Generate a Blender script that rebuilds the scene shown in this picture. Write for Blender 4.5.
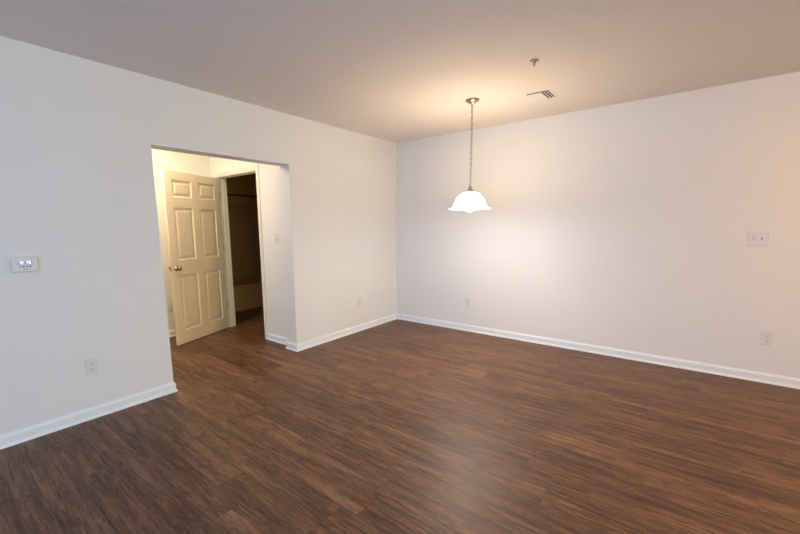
import bpy, bmesh, math
from mathutils import Vector, Matrix
for o in list(bpy.data.objects): bpy.data.objects.remove(o)
sc = bpy.context.scene
C = sc.collection
PI = math.pi

# ------------------------------------------------------------------ camera
cam = bpy.data.cameras.new('camera'); cam_ob = bpy.data.objects.new('camera', cam); C.objects.link(cam_ob)
yaw, pitch, roll = math.radians(129.033), math.radians(-8.635), math.radians(-0.659)
f = Vector((math.cos(pitch)*math.cos(yaw), math.cos(pitch)*math.sin(yaw), math.sin(pitch)))
r = Vector((math.sin(yaw), -math.cos(yaw), 0)); u = r.cross(f)
rr = r*math.cos(roll) + u*math.sin(roll); uu = u*math.cos(roll) - r*math.sin(roll)
M = Matrix((rr, uu, -f)).transposed().to_4x4(); M.translation = Vector((3.304, -4.564, 1.377))
cam_ob.matrix_world = M
cam.sensor_width = 36; cam.lens = 382.6/800*36; cam.shift_x = 0.03006; cam.shift_y = 0.02191
cam.clip_start = .02
sc.camera = cam_ob

# ------------------------------------------------------------------ light and exposure
sc.view_settings.view_transform = 'Standard'; sc.view_settings.look = 'None'
sc.view_settings.gamma = 1; sc.view_settings.use_curve_mapping = False
sc.view_settings.exposure = 0.0
w = bpy.data.worlds.new('world'); sc.world = w; w.use_nodes = True
w.node_tree.nodes['Background'].inputs[0].default_value = (.55, .7, 1, 1)
w.node_tree.nodes['Background'].inputs[1].default_value = 0.08

def area(name, loc, rot, sx, sy, power, col):
    l = bpy.data.lights.new(name, 'AREA'); l.shape = 'RECTANGLE'; l.size = sx; l.size_y = sy
    l.energy = power; l.color = col
    o = bpy.data.objects.new(name, l); C.objects.link(o); o.location = loc; o.rotation_euler = rot
    return o
def point(name, loc, power, col, rad):
    l = bpy.data.lights.new(name, 'POINT'); l.energy = power; l.color = col; l.shadow_soft_size = rad
    o = bpy.data.objects.new(name, l); C.objects.link(o); o.location = loc
    return o
H = 2.5315
# daylight at the window behind the camera; added light at an unseen far-side window
area('window_area_light', (3.2, -6.62, 1.1), (PI/2, 0, 0), 1.8, 1.95, 100, (.02, .22, .86))
area('window_area_light', (6.22, -5.2, 1.3), (PI/2, 0, PI/2), 1.8, 1.9, 100, (.84, .93, .49))
PEND = (1.639, -1.053)
BULB_C, BULB_W = (.62, .81, 1.0), 130    # glowing bulb
SHADE_C, SHADE_W = (1.0, .755, .47), 34.5  # glowing frosted shade
HALL, HALL_C, HALL_W = (-1.02, -2.96), (1.0, .80, .50), 150
SIDE, SIDE_C, SIDE_W = (5.2, -1.6), (1.0, .50, .0), 215  # unseen lamp added to warm the right side of the room

# ------------------------------------------------------------------ helpers
def mat(name, col, rough=.5, metal=0, spec=.5, emit=None, es=0):
    m = bpy.data.materials.new(name); m.use_nodes = True
    b = m.node_tree.nodes['Principled BSDF']
    b.inputs['Base Color'].default_value = (*col, 1); b.inputs['Roughness'].default_value = rough
    b.inputs['Metallic'].default_value = metal; b.inputs['Specular IOR Level'].default_value = spec
    if emit: b.inputs['Emission Color'].default_value = (*emit, 1); b.inputs['Emission Strength'].default_value = es
    return m
def bump(m, scale, strength, dist=.001, detail=2):
    nt = m.node_tree; N = nt.nodes; b = N['Principled BSDF']
    tc = N.new('ShaderNodeTexCoord'); n = N.new('ShaderNodeTexNoise'); n.inputs['Scale'].default_value = scale
    n.inputs['Detail'].default_value = detail
    bp = N.new('ShaderNodeBump'); bp.inputs['Strength'].default_value = strength; bp.inputs['Distance'].default_value = dist
    nt.links.new(tc.outputs['Object'], n.inputs['Vector']); nt.links.new(n.outputs[0], bp.inputs['Height'])
    nt.links.new(bp.outputs[0], b.inputs['Normal'])
    return m
def obj(name, bm, m, parent=None, smooth=False, loc=None):
    bmesh.ops.recalc_face_normals(bm, faces=bm.faces)
    me = bpy.data.meshes.new(name); bm.to_mesh(me); bm.free()
    if m: me.materials.append(m)
    if smooth:
        for p in me.polygons: p.use_smooth = True
    o = bpy.data.objects.new(name, me); C.objects.link(o)
    if parent: o.parent = parent
    if loc: o.location = loc
    return o
def tag(o, label=None, cat=None, group=None, kind=None):
    if label: o['label'] = label
    if cat: o['category'] = cat
    if group: o['group'] = group
    if kind: o['kind'] = kind
    return o
def thing(name, label, cat, loc=(0, 0, 0), rot=(0, 0, 0), group=None, kind=None):
    o = bpy.data.objects.new(name, None); o.empty_display_size = .1; C.objects.link(o)
    o.location = loc; o.rotation_euler = rot
    return tag(o, label, cat, group, kind)
def box(bm, a, b, bev=0):
    x0, y0, z0 = a; x1, y1, z1 = b
    mt = Matrix.Translation(((x0+x1)/2, (y0+y1)/2, (z0+z1)/2)) @ Matrix.Diagonal((abs(x1-x0), abs(y1-y0), abs(z1-z0), 1))
    ret = bmesh.ops.create_cube(bm, size=1, matrix=mt)
    if bev:
        es = list({e for v in ret['verts'] for e in v.link_edges})
        bmesh.ops.bevel(bm, geom=es, offset=bev, segments=2, affect='EDGES', profile=.5)
    return bm
def lathe(bm, prof, seg=48, mtx=None):
    rings = []
    for (rad, z) in prof:
        if rad < 1e-6: rings.append([bm.verts.new((0, 0, z))])
        else: rings.append([bm.verts.new((rad*math.cos(2*PI*i/seg), rad*math.sin(2*PI*i/seg), z)) for i in range(seg)])
    for a, b in zip(rings, rings[1:]):
        for i in range(seg):
            j = (i+1) % seg
            q = [a[i % len(a)], a[j % len(a)], b[j % len(b)], b[i % len(b)]]
            q2 = []
            for v in q:
                if v not in q2: q2.append(v)
            if len(q2) >= 3: bm.faces.new(q2)
    if mtx: bmesh.ops.transform(bm, matrix=mtx, verts=[v for rg in rings for v in rg])
    return bm
def tube(bm, pts, rad, seg=12, closed=False):
    pts = [Vector(p) for p in pts]; n = len(pts); rings = []
    up = None
    for i, p in enumerate(pts):
        if closed: t = (pts[(i+1) % n]-pts[i-1]).normalized()
        else: t = (pts[min(i+1, n-1)]-pts[max(i-1, 0)]).normalized()
        if up is None: up = t.orthogonal().normalized()
        up = (up - t*up.dot(t)).normalized(); s = t.cross(up)
        rings.append([bm.verts.new(p+rad*(up*math.cos(2*PI*k/seg)+s*math.sin(2*PI*k/seg))) for k in range(seg)])
    for i in range(n if closed else n-1):
        a, b = rings[i], rings[(i+1) % n]
        for k in range(seg): bm.faces.new((a[k], a[(k+1) % seg], b[(k+1) % seg], b[k]))
    if not closed: bm.faces.new(rings[0]); bm.faces.new(list(reversed(rings[-1])))
    return bm
def sweep(bm, path, prof, z0=0):
    """profile (out, up) swept along a 2D path, mitred; out points to the left of travel"""
    P = [Vector(p) for p in path]; rings = []
    for i, p in enumerate(P):
        d0 = (P[i]-P[i-1]).normalized() if i else None
        d1 = (P[i+1]-P[i]).normalized() if i < len(P)-1 else None
        n0 = Vector((-d0.y, d0.x)) if d0 else None; n1 = Vector((-d1.y, d1.x)) if d1 else None
        if n0 and n1: m = (n0+n1)/(1+n0.dot(n1))
        else: m = n0 or n1
        rings.append([bm.verts.new((p.x+m.x*o, p.y+m.y*o, z0+z)) for o, z in prof])
    k = len(prof)
    for a, b in zip(rings, rings[1:]):
        for i in range(k): bm.faces.new((a[i], a[(i+1) % k], b[(i+1) % k], b[i]))
    bm.faces.new(rings[0]); bm.faces.new(rings[-1])
    return bm
def poly_prism(bm, pts, axis, lo, hi):
    """outline in the two other axes extruded along axis"""
    def mk(p, t):
        if axis == 0: return (t, p[0], p[1])
        if axis == 1: return (p[0], t, p[1])
        return (p[0], p[1], t)
    a = [bm.verts.new(mk(p, lo)) for p in pts]; b = [bm.verts.new(mk(p, hi)) for p in pts]
    bm.faces.new(a); bm.faces.new(list(reversed(b)))
    n = len(pts)
    for i in range(n): bm.faces.new((a[i], a[(i+1) % n], b[(i+1) % n], b[i]))
    return bm
def rrect(x0, y0, x1, y1, rad, seg=6):
    out = []
    for cx, cy, a0 in ((x1-rad, y1-rad, 0), (x0+rad, y1-rad, 90), (x0+rad, y0+rad, 180), (x1-rad, y0+rad, 270)):
        for i in range(seg+1):
            a = math.radians(a0+90*i/seg); out.append((cx+rad*math.cos(a), cy+rad*math.sin(a)))
    return out

# ------------------------------------------------------------------ materials
WALL = bump(mat('painted drywall', (.80, .795, .81), .85, spec=.15), 260, .12)
CEIL = bump(mat('ceiling paint', (.79, .74, .70), .8, spec=.2), 160, .15)
TRIM = mat('white trim paint', (.84, .88, .94), .3)
FRAMEM = mat('door frame paint', (.85, .79, .71), .35)
DOORM = mat('door paint', (.86, .74, .61), .35)
PLATE = mat('white plastic', (.73, .73, .76), .4)
SLOT = mat('dark slot', (.10, .10, .11), .6)
GROOVE = mat('toggle groove', (.36, .35, .36), .6)
DARK_ROD = mat('darkened steel rod', (.09, .06, .04), .5, metal=.6)  # steel; the dark room it reflects is put into its colour
NICKEL = mat('brushed nickel', (.40, .34, .28), .32, metal=1)
STEEL = mat('satin steel', (.55, .52, .48), .3, metal=1)
VENTM = mat('vent white enamel', (.78, .76, .74), .4)
DUCT = mat('duct shade', (.03, .03, .03), .8)
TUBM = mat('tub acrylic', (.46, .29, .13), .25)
BATHW = mat('light-tinted bathroom wall', (.62, .36, .11), .7)  # warm tint of the hall light is put into this wall colour
def floor_material():
    m = bpy.data.materials.new('wood plank'); m.use_nodes = True
    nt = m.node_tree; N = nt.nodes; L = nt.links; b = N['Principled BSDF']
    def math_(op, a, c=None, v=None):
        n = N.new('ShaderNodeMath'); n.operation = op
        for i, x in enumerate((a, c)):
            if x is None: continue
            if isinstance(x, (int, float)): n.inputs[i].default_value = x
            else: L.new(x, n.inputs[i])
        return n.outputs[0]
    tc = N.new('ShaderNodeTexCoord'); sp = N.new('ShaderNodeSeparateXYZ'); L.new(tc.outputs['Object'], sp.inputs[0])
    x, y = sp.outputs[0], sp.outputs[1]
    PW, PL = .152, 1.22
    yr = math_('DIVIDE', y, PW); row = math_('FLOOR', yr); fy = math_('FRACT', yr)
    w1 = N.new('ShaderNodeTexWhiteNoise'); w1.noise_dimensions = '1D'; L.new(row, w1.inputs['W'])
    xs = math_('ADD', math_('DIVIDE', x, PL), math_('MULTIPLY', w1.outputs['Value'], 7.3))
    col = math_('FLOOR', xs); fx = math_('FRACT', xs)
    cid = N.new('ShaderNodeCombineXYZ'); L.new(row, cid.inputs[0]); L.new(col, cid.inputs[1])
    w2 = N.new('ShaderNodeTexWhiteNoise'); w2.noise_dimensions = '3D'; L.new(cid.outputs[0], w2.inputs['Vector'])
    pid = w2.outputs['Value']
    def noise(sx, sy, scale, detail, rough, dist=0.0, off=17.0):
        c = N.new('ShaderNodeCombineXYZ')
        L.new(math_('MULTIPLY', x, sx), c.inputs[0]); L.new(math_('MULTIPLY', y, sy), c.inputs[1])
        L.new(math_('MULTIPLY', pid, off), c.inputs[2])
        n = N.new('ShaderNodeTexNoise'); n.inputs['Scale'].default_value = scale; n.inputs['Detail'].default_value = detail
        n.inputs['Roughness'].default_value = rough; n.inputs['Distortion'].default_value = dist
        L.new(c.outputs[0], n.inputs['Vector']); return n.outputs[0]
    g1 = noise(1.2, 15, 1.5, 7, .62, .35)       # broad streaks
    g2 = noise(4.5, 75, 1.4, 4, .7, .25, 31)    # fine grain
    g3 = noise(1.5, 6.5, 1.1, 3, .6, .5, 53)    # blotches
    g4 = noise(2.4, 42, 1.6, 4, .6, .6, 71)     # dark cracks
    g5 = noise(14, 34, 1.3, 3, .7, 1.0, 91)     # short saw marks
    s = math_('ADD', math_('MULTIPLY', g1, .33), math_('MULTIPLY', g2, .33))
    s = math_('ADD', s, math_('MULTIPLY', g3, .17)); s = math_('ADD', s, math_('MULTIPLY', g5, .17))
    s = math_('ADD', s, math_('MULTIPLY', math_('SUBTRACT', pid, .5), .04))
    crk = math_('MULTIPLY', math_('MAXIMUM', math_('SUBTRACT', g4, .58), 0.0), 1.3)
    s = math_('SUBTRACT', s, crk)
    rp = N.new('ShaderNodeValToRGB'); L.new(s, rp.inputs[0])
    e = rp.color_ramp.elements
    e[0].position = .385; e[0].color = (0.0333, 0.0166, 0.0086, 1)
    e[1].position = .635; e[1].color = (0.3332, 0.1886, 0.1075, 1)
    for p, c in ((.45, (0.0804, 0.0377, 0.0198, 1)), (.51, (0.1470, 0.0708, 0.0370, 1)), (.57, (0.2156, 0.1122, 0.0602, 1))):
        q = e.new(p); q.color = c
    # seams
    ey = math_('MINIMUM', fy, math_('SUBTRACT', 1.0, fy)); ex = math_('MINIMUM', fx, math_('SUBTRACT', 1.0, fx))
    my = math_('LESS_THAN', ey, .013); mx = math_('MULTIPLY', math_('LESS_THAN', ex, .0012), .5); seam = math_('MAXIMUM', my, mx)
    mix = N.new('ShaderNodeMix'); mix.data_type = 'RGBA'; L.new(math_('MULTIPLY', seam, .62), mix.inputs[0])
    L.new(rp.outputs[0], mix.inputs[6]); mix.inputs[7].default_value = (.02, .013, .01, 1)
    L.new(mix.outputs[2], b.inputs['Base Color'])
    ro = math_('ADD', .34, math_('MULTIPLY', g2, .22)); L.new(ro, b.inputs['Roughness'])
    b.inputs['Specular IOR Level'].default_value = .36
    bp = N.new('ShaderNodeBump'); bp.inputs['Strength'].default_value = .35; bp.inputs['Distance'].default_value = .001
    L.new(math_('SUBTRACT', g2, math_('MULTIPLY', seam, .8)), bp.inputs['Height']); L.new(bp.outputs[0], b.inputs['Normal'])
    return m
FLOOR = floor_material()

# ------------------------------------------------------------------ room shell
XE, YR = 6.2, -6.6            # far side and rear limits of the living room
YO0, YO1, ZO = -3.245, -1.908, 2.027   # hall opening in the left wall
T = .165                      # its thickness
YB, TB = -1.823, .12          # bathroom partition
DX0, DX1, DZ = -1.60, -.722, 2.04
XH = -1.775                   # hall far wall
YH = -4.9                     # hall end
XT = -3.18                    # behind the tub

bm = bmesh.new(); box(bm, (XT-.2, YR-.2, -.1), (XE+.2, .2, 0)); tag(obj('floor', bm, FLOOR), 'dark brown wood plank floor running through room, hall and bathroom', 'floor', kind='structure')
bm = bmesh.new(); box(bm, (XT-.2, YR-.2, H), (XE+.2, .2, H+.1)); tag(obj('ceiling', bm, CEIL), 'plain pale painted flat ceiling', 'ceiling', kind='structure')
# wall_left in one outline with the opening cut out
bm = bmesh.new()
poly_prism(bm, [(YR, 0), (YO0, 0), (YO0, ZO), (YO1, ZO), (YO1, 0), (0, 0), (0, H), (YR, H)], 0, -T, 0)
tag(obj('wall_left', bm, WALL), 'white painted wall with the open doorway to the hall', 'wall', kind='structure')
bm = bmesh.new(); box(bm, (-T, 0, 0), (XE, .12, H)); tag(obj('wall_right', bm, WALL), 'long plain white painted wall behind the pendant light', 'wall', kind='structure')
bm = bmesh.new(); box(bm, (XE, -4.25, 0), (XE+.12, .12, H))
box(bm, (XE, YR-.12, 0), (XE+.12, -6.15, H)); box(bm, (XE, -6.15, 0), (XE+.12, -4.25, .3)); box(bm, (XE, -6.15, 2.3), (XE+.12, -4.25, H))
tag(obj('wall_far', bm, WALL), kind='structure')
# rear wall with the window behind the camera
bm = bmesh.new()
for a, b in (((-T, YR-.12, 0), (2.25, YR, H)), ((4.15, YR-.12, 0), (XE, YR, H)), ((2.25, YR-.12, 2.1), (4.15, YR, H)), ((2.25, YR-.12, 0), (4.15, YR, .1))):
    box(bm, a, b)
tag(obj('wall_rear', bm, WALL), kind='structure')
def window(name, c, rotz):
    w_ = thing(name, None, None, c, (0, 0, rotz), kind='structure')
    bm = bmesh.new()
    for a, b in (((-.95, 0, -1), (-.90, .06, 1)), ((.90, 0, -1), (.95, .06, 1)), ((-.90, 0, .95), (.90, .06, 1)), ((-.90, 0, -1), (.90, .06, -.95)), ((-.90, .01, -.02), (.90, .05, .02))): box(bm, a, b)
    obj('window_frame', bm, TRIM, w_)
window('window_1', (3.2, YR-.10, 1.1), 0); window('added_window', (XE+.10, -5.2, 1.3), PI/2)  # second window is unseen, added to carry the fitted side light
# hall
bm = bmesh.new(); box(bm, (XH-.1, YH, 0), (XH, YB, H)); tag(obj('wall_hall_far', bm, WALL), 'hall wall behind the open door', 'wall', kind='structure')
bm = bmesh.new(); box(bm, (XH-.1, YH-.1, 0), (-T, YH, H)); tag(obj('wall_hall_end', bm, WALL), kind='structure')
bm = bmesh.new()
poly_prism(bm, [(XT-.1, 0), (DX0-.02, 0), (DX0-.02, DZ+.02), (DX1+.02, DZ+.02), (DX1+.02, 0), (-T, 0), (-T, H), (XT-.1, H)], 1, YB, YB+TB)
tag(obj('wall_hall_right', bm, WALL), 'hall wall with the bathroom doorway and a light switch', 'wall', kind='structure')
# bathroom
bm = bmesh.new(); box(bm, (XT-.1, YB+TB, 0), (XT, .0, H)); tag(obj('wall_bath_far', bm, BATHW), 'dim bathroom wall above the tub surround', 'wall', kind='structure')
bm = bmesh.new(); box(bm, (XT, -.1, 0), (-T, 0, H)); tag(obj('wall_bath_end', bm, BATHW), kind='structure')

BB = [(0, 0), (.021, 0), (.021, .006), (.018, .014), (.012, .019), (.012, .066), (.009, .074), (.006, .078), (.005, .086), (0, .086)]
def baseboard(name, path, label=None):
    tag(obj(name, sweep(bmesh.new(), path, BB), TRIM), label, 'baseboard' if label else None, kind='structure')
baseboard('baseboard_left', [(-T, YH), (-T, YO0), (0, YO0), (0, YR)], 'white baseboard from left edge to the hall opening')
baseboard('baseboard_left.001', [(DX1+.062, YB), (-T, YB), (-T, YO1), (0, YO1), (0, 0)][::-1], 'white baseboard from room corner wrapping the hall opening')
baseboard('baseboard_right', [(0, 0), (XE, 0)][::-1], 'white baseboard along the pendant wall')
baseboard('baseboard_hall', [(XH, YH), (XH, YB)][::-1], 'hall baseboard behind the door')

# ------------------------------------------------------------------ bathroom door frame (jambs, stops, casing)
bm = bmesh.new()
y0, y1 = YB-.004, YB+TB+.004
box(bm, (DX0-.018, y0, 0), (DX0, y1, DZ)); box(bm, (DX1, y0, 0), (DX1+.018, y1, DZ)); box(bm, (DX0-.018, y0, DZ), (DX1+.018, y1, DZ+.018))
box(bm, (DX0, y0+.044, 0), (DX0+.011, y0+.082, DZ)); box(bm, (DX1-.011, y0+.044, 0), (DX1, y0+.082, DZ)); box(bm, (DX0, y0+.044, DZ-.011), (DX1, y0+.082, DZ))
CS = [(0, 0), (.057, 0), (.057, .012), (.05, .016), (.02, .012), (.008, .008), (.004, .006), (0, .004)]
# casing as a mitred sweep around the opening, on the hall side: profile (across, proud)
def casing(bm, face_y, sgn):
    a, b = .005, .057
    path = [(DX0-a, 0), (DX0-a, DZ+a), (DX1+a, DZ+a), (DX1+a, 0)]
    rings = []
    for i, (px, pz) in enumerate(path):
        sx = -1 if i < 2 else 1; sz = 0 if i in (0, 3) else 1
        rings.append([bm.verts.new((px+sx*o, face_y+sgn*h, pz+sz*o)) for o, h in CS])
    k = len(CS)
    for p, q in zip(rings, rings[1:]):
        for i in range(k): bm.faces.new((p[i], p[(i+1) % k], q[(i+1) % k], q[i]))
    bm.faces.new(rings[0]); bm.faces.new(rings[-1])
casing(bm, YB, -1)
tag(obj('trim_1', bm, FRAMEM), 'white door frame of the bathroom doorway', 'door frame', kind='structure')

# ------------------------------------------------------------------ six panel door, opened into the hall
DW, DH, DT = .872, 2.018, .035
ang = math.atan2(-.938, .346)
door = thing('door_1', 'white six panel door standing open in the hall', 'door', (-1.602, YB-.012, .010), (0, 0, ang), kind='structure')
bm = bmesh.new()
SX = DW/.905
cols = [(0, .10*SX), (.39*SX, .502*SX), (.80*SX, DW)]
rows = [(0, .155), (.828, 1.0), (1.607, 1.727), (1.922, DH)]
ylo, yhi = 0.0, DT      # the face towards the bathroom side when closed is +y in door space
pan_c = [(cols[0][1], cols[1][0]), (cols[1][1], cols[2][0])]
pan_r = [(rows[0][1], rows[1][0]), (rows[1][1], rows[2][0]), (rows[2][1], rows[3][0])]
xs_ = sorted({0, DW} | {v for c in pan_c for v in c}); zs_ = sorted({0, DH} | {v for c in pan_r for v in c})
for side in (0, 1):
    Y = yhi if side else ylo; s = -1 if side else 1
    for i in range(len(xs_)-1):
        for j in range(len(zs_)-1):
            xa, xb, za, zb = xs_[i], xs_[i+1], zs_[j], zs_[j+1]
            if (xa, xb) in pan_c and (za, zb) in pan_r:
                # recess and raised field: nested loops
                loops = []
                for ins, dep in ((0, 0), (.006, .004), (.012, .011), (.026, .011), (.044, .003), (.047, .0025)):
                    loops.append([bm.verts.new((x, Y+s*dep, z)) for x, z in ((xa+ins, za+ins), (xb-ins, za+ins), (xb-ins, zb-ins), (xa+ins, zb-ins))])
                for p, q in zip(loops, loops[1:]):
                    for k in range(4): bm.faces.new((p[k], p[(k+1) % 4], q[(k+1) % 4], q[k]))
                bm.faces.new(loops[-1])
            else:
                bm.faces.new([bm.verts.new((x, Y, z)) for x, z in ((xa, za), (xb, za), (xb, zb), (xa, zb))])
for (xa, za, xb, zb) in ((0, 0, DW, 0), (DW, 0, DW, DH), (DW, DH, 0, DH), (0, DH, 0, 0)):
    bm.faces.new([bm.verts.new(v) for v in ((xa, ylo, za), (xb, ylo, zb), (xb, yhi, zb), (xa, yhi, za))])
bmesh.ops.remove_doubles(bm, verts=bm.verts, dist=1e-5)
obj('door_leaf', bm, DOORM, door)
kz = .912
KP = [(0, 0), (.032, 0), (.032, .004), (.027, .008), (.013, .011), (.011, .03), (.014, .034), (.024, .04), (.0275, .05), (.025, .06), (.015, .067), (0, .069)]
for side in (1, 0):
    bm = bmesh.new()
    mt = Matrix.Translation((DW-.065, yhi if side else ylo, kz)) @ Matrix.Rotation(-PI/2 if side else PI/2, 4, 'X')
    lathe(bm, KP, 32, mt); obj('door_knob', bm, NICKEL, door, smooth=True)
bm = bmesh.new(); box(bm, (DW-.001, .006, kz-.028), (DW+.0015, DT-.006, kz+.028)); box(bm, (DW, .011, kz-.009), (DW+.010, DT-.011, kz+.009), .002)
obj('latch', bm, NICKEL, door)
for z in (.33, 1.09, 1.80):
    bm = bmesh.new()
    # knuckle and the two leaves, in door space the jamb leaf is built in world direction
    lathe(bm, [(0, -.046), (.006, -.046), (.006, .046), (0, .046)], 16, Matrix.Translation((-.004, -.004, z)))
    inv = Matrix.Rotation(-ang, 4, 'Z')
    b2 = bmesh.new(); box(b2, (-.0005, 0.0, z-.044), (.0025, .040, z+.044))
    me = bpy.data.meshes.new('tmp'); bmesh.ops.transform(b2, matrix=inv, verts=b2.verts); b2.to_mesh(me); b2.free(); bm.from_mesh(me); bpy.data.meshes.remove(me)
    box(bm, (-.0015, 0.002, z-.044), (.0005, .032, z+.044))
    obj('hinge', bm, STEEL, door)

# ------------------------------------------------------------------ bathtub with surround
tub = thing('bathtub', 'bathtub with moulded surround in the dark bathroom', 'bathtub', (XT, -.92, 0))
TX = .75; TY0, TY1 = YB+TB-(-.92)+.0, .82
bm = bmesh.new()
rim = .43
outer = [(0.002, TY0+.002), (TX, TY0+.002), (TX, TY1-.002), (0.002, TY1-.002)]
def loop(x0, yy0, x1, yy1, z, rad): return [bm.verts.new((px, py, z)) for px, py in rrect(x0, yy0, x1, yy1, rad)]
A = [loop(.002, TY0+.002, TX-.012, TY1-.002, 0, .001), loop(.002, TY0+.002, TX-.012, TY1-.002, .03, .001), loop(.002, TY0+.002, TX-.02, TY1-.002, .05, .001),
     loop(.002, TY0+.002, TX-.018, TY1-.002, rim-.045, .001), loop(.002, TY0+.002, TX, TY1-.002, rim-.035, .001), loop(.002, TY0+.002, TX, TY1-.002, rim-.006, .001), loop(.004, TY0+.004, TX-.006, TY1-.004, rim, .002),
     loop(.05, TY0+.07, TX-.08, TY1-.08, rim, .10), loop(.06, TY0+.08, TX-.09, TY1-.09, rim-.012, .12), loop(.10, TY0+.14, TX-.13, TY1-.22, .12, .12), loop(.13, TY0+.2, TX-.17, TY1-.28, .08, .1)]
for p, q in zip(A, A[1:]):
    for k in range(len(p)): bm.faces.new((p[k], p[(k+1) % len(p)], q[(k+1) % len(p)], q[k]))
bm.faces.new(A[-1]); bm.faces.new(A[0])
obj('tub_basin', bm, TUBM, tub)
bm = bmesh.new()
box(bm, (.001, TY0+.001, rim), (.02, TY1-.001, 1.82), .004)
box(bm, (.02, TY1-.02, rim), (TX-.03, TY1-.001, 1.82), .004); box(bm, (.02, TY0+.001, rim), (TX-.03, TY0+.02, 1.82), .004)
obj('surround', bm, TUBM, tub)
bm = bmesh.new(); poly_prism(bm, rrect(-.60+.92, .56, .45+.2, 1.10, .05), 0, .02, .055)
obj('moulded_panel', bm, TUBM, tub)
tag(obj('shower_rod', tube(bmesh.new(), [(XT+TX, YB+TB, 1.90), (XT+TX, -.1, 1.90)], .016), DARK_ROD, smooth=True), 'dark horizontal shower curtain rod above the bathtub', 'shower rod')

# ------------------------------------------------------------------ pendant light
def glow(name, col, strength):
    m = mat(name, (.9, .88, .85), .4, emit=col, es=strength); return m
SHADE = glow('frosted lit glass', SHADE_C, SHADE_W); BULB = glow('lit bulb', BULB_C, BULB_W)
pend = thing('pendant_light', 'lit bell shaped white glass pendant light hanging by a chain', 'pendant light', (PEND[0], PEND[1], H))
bm = bmesh.new(); lathe(bm, [(0, -.001), (.060, -.001), (.064, -.004), (.062, -.010), (.050, -.020), (.032, -.028), (.014, -.032), (.010, -.040), (0, -.042)], 40)
obj('canopy', bm, NICKEL, pend, smooth=True)
bm = bmesh.new()                                                    # chain of oval links
z = -.040; k = 0
while z > -.775:
    pts = []
    for i in range(14):
        a = 2*PI*i/14; px = .0085*math.cos(a); pz = .017*math.sin(a)
        t = (k % 2)*PI/2 + .35
        pts.append((px*math.cos(t), px*math.sin(t), z-.014+pz))
    tube(bm, pts, .0026, 6, True); z -= .0262; k += 1
obj('chain', bm, NICKEL, pend, smooth=True)
bm = bmesh.new(); tube(bm, [(.004*math.sin(i*1.3), .004*math.cos(i*1.3), -.03-i*.0187) for i in range(41)], .0022, 6); obj('cord', bm, NICKEL, pend, smooth=True)
bm = bmesh.new(); lathe(bm, [(0, -.768), (.007, -.768), (.009, -.781), (.006, -.786), (.011, -.790), (.016, -.804), (.028, -.826), (.036, -.834), (.036, -.842), (0, -.842)], 32)
obj('fitter', bm, NICKEL, pend, smooth=True)
bm = bmesh.new()
ZS = -.838
prof = [(.034, 0), (.052, -.004), (.076, -.013), (.097, -.027), (.115, -.046), (.130, -.069), (.143, -.096), (.154, -.124), (.161, -.141), (.171, -.150), (.195, -.1545)]
inner = [(a-.004, b-.004) for a, b in prof[::-1]]
lathe(bm, [(a, ZS+b) for a, b in prof+[(.196, -.1575)]+inner+[(.034, 0)]], 64)
obj('shade', bm, SHADE, pend, smooth=True)
bm = bmesh.new()
lathe(bm, [(0, ZS-.03), (.014, ZS-.03), (.016, ZS-.07), (.03, ZS-.09)]+[(.052*math.cos(math.radians(a)), ZS-.134+.052*math.sin(math.radians(a))) for a in range(50, -90, -10)]+[(0, ZS-.186)], 32)
obj('bulb', bm, BULB, pend, smooth=True)

# ------------------------------------------------------------------ hall ceiling light (above the opening, lights the hall) and the added side lamp
def flush_light(label, xy, col, strength, mname):
    hl = thing('ceiling_light', label, 'ceiling light', (xy[0], xy[1], H))
    bm = bmesh.new(); lathe(bm, [(0, -.001), (.15, -.001), (.155, -.02), (.145, -.03), (0, -.03)], 40); obj('base', bm, NICKEL, hl, smooth=True)
    bm = bmesh.new(); lathe(bm, [(0, -.030)]+[(.135*math.cos(math.radians(a)), -.031-.075*math.sin(math.radians(a))) for a in range(0, 90, 9)]+[(0, -.106)], 40)
    obj('glass_bowl', bm, glow(mname, col, strength), hl, smooth=True)
flush_light('round flush ceiling light in the hall behind the opening', HALL, HALL_C, HALL_W, 'hall glass')
flush_light('unseen added ceiling light warming the right end of the pendant wall', SIDE, SIDE_C, SIDE_W, 'added side lamp glass')

# ------------------------------------------------------------------ ceiling register
VX, VY = 2.165, -.765
vent = thing('ceiling_vent', 'white square louvered ceiling air vent', 'vent', (VX, VY, H))
a, b = .115, .145
def frame_ring(bm, x, y, wd, z_in, z_out, th=.0012):
    """one mitred louvre ring: inner edge high, outer edge low"""
    o = [(-x, -y), (x, -y), (x, y), (-x, y)]; i_ = [(-x+wd, -y+wd), (x-wd, -y+wd), (x-wd, y-wd), (-x+wd, y-wd)]
    V = [[bm.verts.new((px, py, z)) for px, py in L_] for L_, z in ((o, z_out), (i_, z_in), (i_, z_in+th), (o, z_out+th))]
    for m in range(4):
        p, q = V[m], V[(m+1) % 4]
        for k in range(4): bm.faces.new((p[k], p[(k+1) % 4], q[(k+1) % 4], q[k]))
bm = bmesh.new(); frame_ring(bm, a, b, .022, -.007, -.001, .001); obj('frame', bm, VENTM, vent)
def blade(bm, p_hi, p_lo, lo, hi, along, th=.0011):
    """slanted blade: cross-section from (p_hi) to (p_lo) given as (across, z), running lo..hi"""
    (c0, z0), (c1, z1) = p_hi, p_lo
    sec = [(c0, z0), (c1, z1), (c1, z1+th), (c0, z0+th)]
    poly_prism(bm, sec, along, lo, hi)
bm = bmesh.new()
ax, by = a-.021, b-.021
for k in range(3):                                                  # bank on the right blowing outwards
    c = ax-.010-k*.0235; blade(bm, (c-.0105, -.0080), (c, -.0105), -by+.004, by, 1)
for k in range(13):                                                 # wide bank of blades turned to the far side
    c = -by+.043+k*.0185
    if c+.02 < by+.004: blade(bm, (c, -.0012), (c+.0205, -.0095), -ax, ax-.070, 0)
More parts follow.
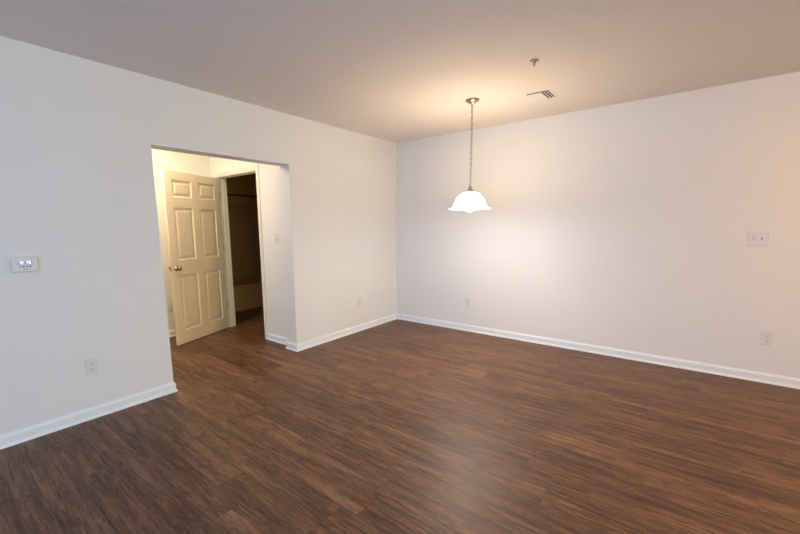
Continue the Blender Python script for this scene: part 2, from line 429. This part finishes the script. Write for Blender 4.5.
box(bm, (ax-.0705, -by+.012, -.0100), (ax-.069, by, -.0008))
obj('louvers', bm, VENTM, vent)
bm = bmesh.new(); box(bm, (-a+.02, -b+.02, -.0012), (a-.02, b-.02, -.0004)); obj('duct_shade_plate', bm, DUCT, vent)  # flat dark plate, shade of the vent recess put into its colour

# ------------------------------------------------------------------ sprinkler
sp = thing('sprinkler_head', 'small pendent fire sprinkler head on the ceiling', 'sprinkler', (2.350, -1.570, H))
bm = bmesh.new(); lathe(bm, [(0, -.001), (.028, -.001), (.030, -.003), (.020, -.009), (.013, -.011), (0, -.011)], 32); obj('escutcheon', bm, NICKEL, sp, smooth=True)
bm = bmesh.new(); lathe(bm, [(0, -.010), (.009, -.010), (.009, -.014), (.004, -.016), (.0025, -.028), (.004, -.033), (0, -.033)], 20)
for s_ in (-1, 1): tube(bm, [(s_*.008, 0, -.013), (s_*.010, 0, -.022), (s_*.006, 0, -.030), (0, 0, -.034)], .0015, 8)
obj('frame', bm, NICKEL, sp, smooth=True)
bm = bmesh.new(); lathe(bm, [(0, -.034), (.011, -.034), (.012, -.0355), (0, -.037)], 24); obj('deflector', bm, NICKEL, sp)

# ------------------------------------------------------------------ wall plates; local space: x right, y out of the wall is -y, z up
def rot_for(wall): return {'right': (0, 0, 0), 'left': (0, 0, PI/2), 'hall': (0, 0, 0)}[wall]
def plate(name, label, cat, loc, rotz, wd=.072, ht=.116, group=None):
    t = thing(name, label, cat, loc, (0, 0, rotz), group)
    bm = bmesh.new()
    # pillow shaped plate: back outline larger than the face
    L0 = rrect(-wd/2, -ht/2, wd/2, ht/2, .004, 3); L1 = rrect(-wd/2+.004, -ht/2+.004, wd/2-.004, ht/2-.004, .004, 3)
    v0 = [bm.verts.new((x, 0, z)) for x, z in L0]; v1 = [bm.verts.new((x, -.0045, z)) for x, z in L0]; v2 = [bm.verts.new((x, -.0065, z)) for x, z in L1]
    n = len(v0)
    for p, q in ((v0, v1), (v1, v2)):
        for k in range(n): bm.faces.new((p[k], p[(k+1) % n], q[(k+1) % n], q[k]))
    bm.faces.new(v0); bm.faces.new(v2)
    obj('cover_plate', bm, PLATE, t)
    return t
def outlet(label, loc, rotz):
    t = plate('wall_outlet', label, 'outlet', loc, rotz)
    for s in (-1, 1):
        bm = bmesh.new(); poly_prism(bm, rrect(-.0165, s*.0195-.0145, .0165, s*.0195+.0145, .009, 4), 1, -.009, -.005)
        rc = obj('receptacle', bm, PLATE, t)
        bm = bmesh.new(); zc = s*.0195
        box(bm, (-.0075, -.0095, zc-.002), (-.0052, -.0089, zc+.008)); box(bm, (.0052, -.0095, zc-.002), (.0075, -.0089, zc+.006))
        lathe(bm, [(0, 0), (.0028, 0), (.0028, .0006), (0, .0006)], 10, Matrix.Translation((0, -.0089, zc-.008)) @ Matrix.Rotation(PI/2, 4, 'X'))
        obj('slots', bm, SLOT, rc)
    bm = bmesh.new(); lathe(bm, [(0, 0), (.0035, 0), (.003, .0012), (0, .0015)], 12, Matrix.Translation((0, -.006, 0)) @ Matrix.Rotation(PI/2, 4, 'X')); obj('screw', bm, STEEL, t)
    return t
def toggles(t, xs, ups, ht=.03):
    for x, up in zip(xs, ups):
        bm = bmesh.new(); box(bm, (x-.005, -.0065, -.012), (x+.005, -.0058, .012)); obj('toggle_slot', bm, GROOVE, t)
        bm = bmesh.new(); z0 = .004 if up else -.004
        s = 1 if up else -1
        poly_prism(bm, [(-.0058, -.006*s-.0), (-.018, .010*s), (-.018, .014*s), (-.0058, .008*s)], 0, x-.0038, x+.0038)
        obj('toggle', bm, PLATE, t)
        for z in (-.030, .030):
            bm = bmesh.new(); lathe(bm, [(0, 0), (.003, 0), (.0026, .001), (0, .0013)], 10, Matrix.Translation((x, -.006, z)) @ Matrix.Rotation(PI/2, 4, 'X')); obj('screw', bm, STEEL, t)
outlet('white outlet low on left wall, under and right of the thermostat', (0, -3.797, .390), PI/2)
outlet('white outlet low on the wall between hall opening and room corner', (0, -.839, .390), PI/2)
outlet('white outlet low on the pendant wall, the one near the room corner', (1.149, 0, .387), 0)
outlet('white outlet low on the pendant wall, directly below the double switch', (3.907, 0, .394), 0)
outlet('outlet low on hall wall, half hidden behind the open door', (XH, -2.49, .389), PI/2)
t = plate('light_switch', 'white double toggle light switch high on the long wall', 'light switch', (3.768, 0, 1.240), 0, .126, .126)
toggles(t, (-.023, .023), (0, 1))
t = plate('light_switch', 'white single light switch in the hall beside bathroom doorway', 'light switch', (-.392, YB, 1.250), 0)
toggles(t, (0,), (0,))

# ------------------------------------------------------------------ thermostat
th = thing('thermostat', 'white digital thermostat with a lit screen on left wall', 'thermostat', (0, -4.079, 1.163), (0, 0, PI/2))
bm = bmesh.new()
out = rrect(-.066, -.049, .067, .047, .009, 4)
v0 = [bm.verts.new((x, 0, z)) for x, z in out]; v1 = [bm.verts.new((x, -.018, z)) for x, z in out]
v2 = [bm.verts.new((x*.955, -.026, z*.94)) for x, z in out]; n = len(out)
for p, q in ((v0, v1), (v1, v2)):
    for k in range(n): bm.faces.new((p[k], p[(k+1) % n], q[(k+1) % n], q[k]))
bm.faces.new(v0); bm.faces.new(v2)
obj('housing', bm, PLATE, th)
SCR = mat('lit display', (.2, .2, .35), .2, emit=(.36, .38, .52), es=.65)
DIG = mat('display digits', (.8, .8, .9), .3, emit=(.85, .87, 1), es=.9)
bm = bmesh.new(); box(bm, (-.036, -.0275, -.003), (.034, -.026, .026)); scr = obj('screen', bm, SCR, th)
SEG = {'7': 'abc', '2': 'abged', '0': 'abcdef', '6': 'afgedc', '8': 'abcdefg', '5': 'afgcd'}
def digit(bm, ch, x, z, w_=.009, h_=.019, t_=.0026):
    g = {'a': (x, z+h_-t_, x+w_, z+h_), 'd': (x, z, x+w_, z+t_), 'g': (x, z+h_/2-t_/2, x+w_, z+h_/2+t_/2), 'f': (x, z+h_/2, x+t_, z+h_), 'e': (x, z, x+t_, z+h_/2),
         'b': (x+w_-t_, z+h_/2, x+w_, z+h_), 'c': (x+w_-t_, z, x+w_, z+h_/2)}
    for s in SEG[ch]: q = g[s]; box(bm, (q[0], -.0282, q[1]), (q[2], -.0274, q[3]))
bm = bmesh.new()
for ch, x in (('7', -.030), ('2', -.017), ('7', .004), ('0', .018)): digit(bm, ch, x, .002)
obj('digits', bm, DIG, scr)
BTN = mat('grey button', (.16, .17, .22), .5)
for i in range(4):
    bm = bmesh.new(); x = -.027+i*.0155; box(bm, (x, -.0285, -.018), (x+.008, -.025, -.009), .0008); obj('button', bm, BTN, th)
bm = bmesh.new(); box(bm, (-.012, -.0268, -.032), (.010, -.025, -.027)); obj('badge', bm, mat('grey print', (.45, .45, .48), .5), th)
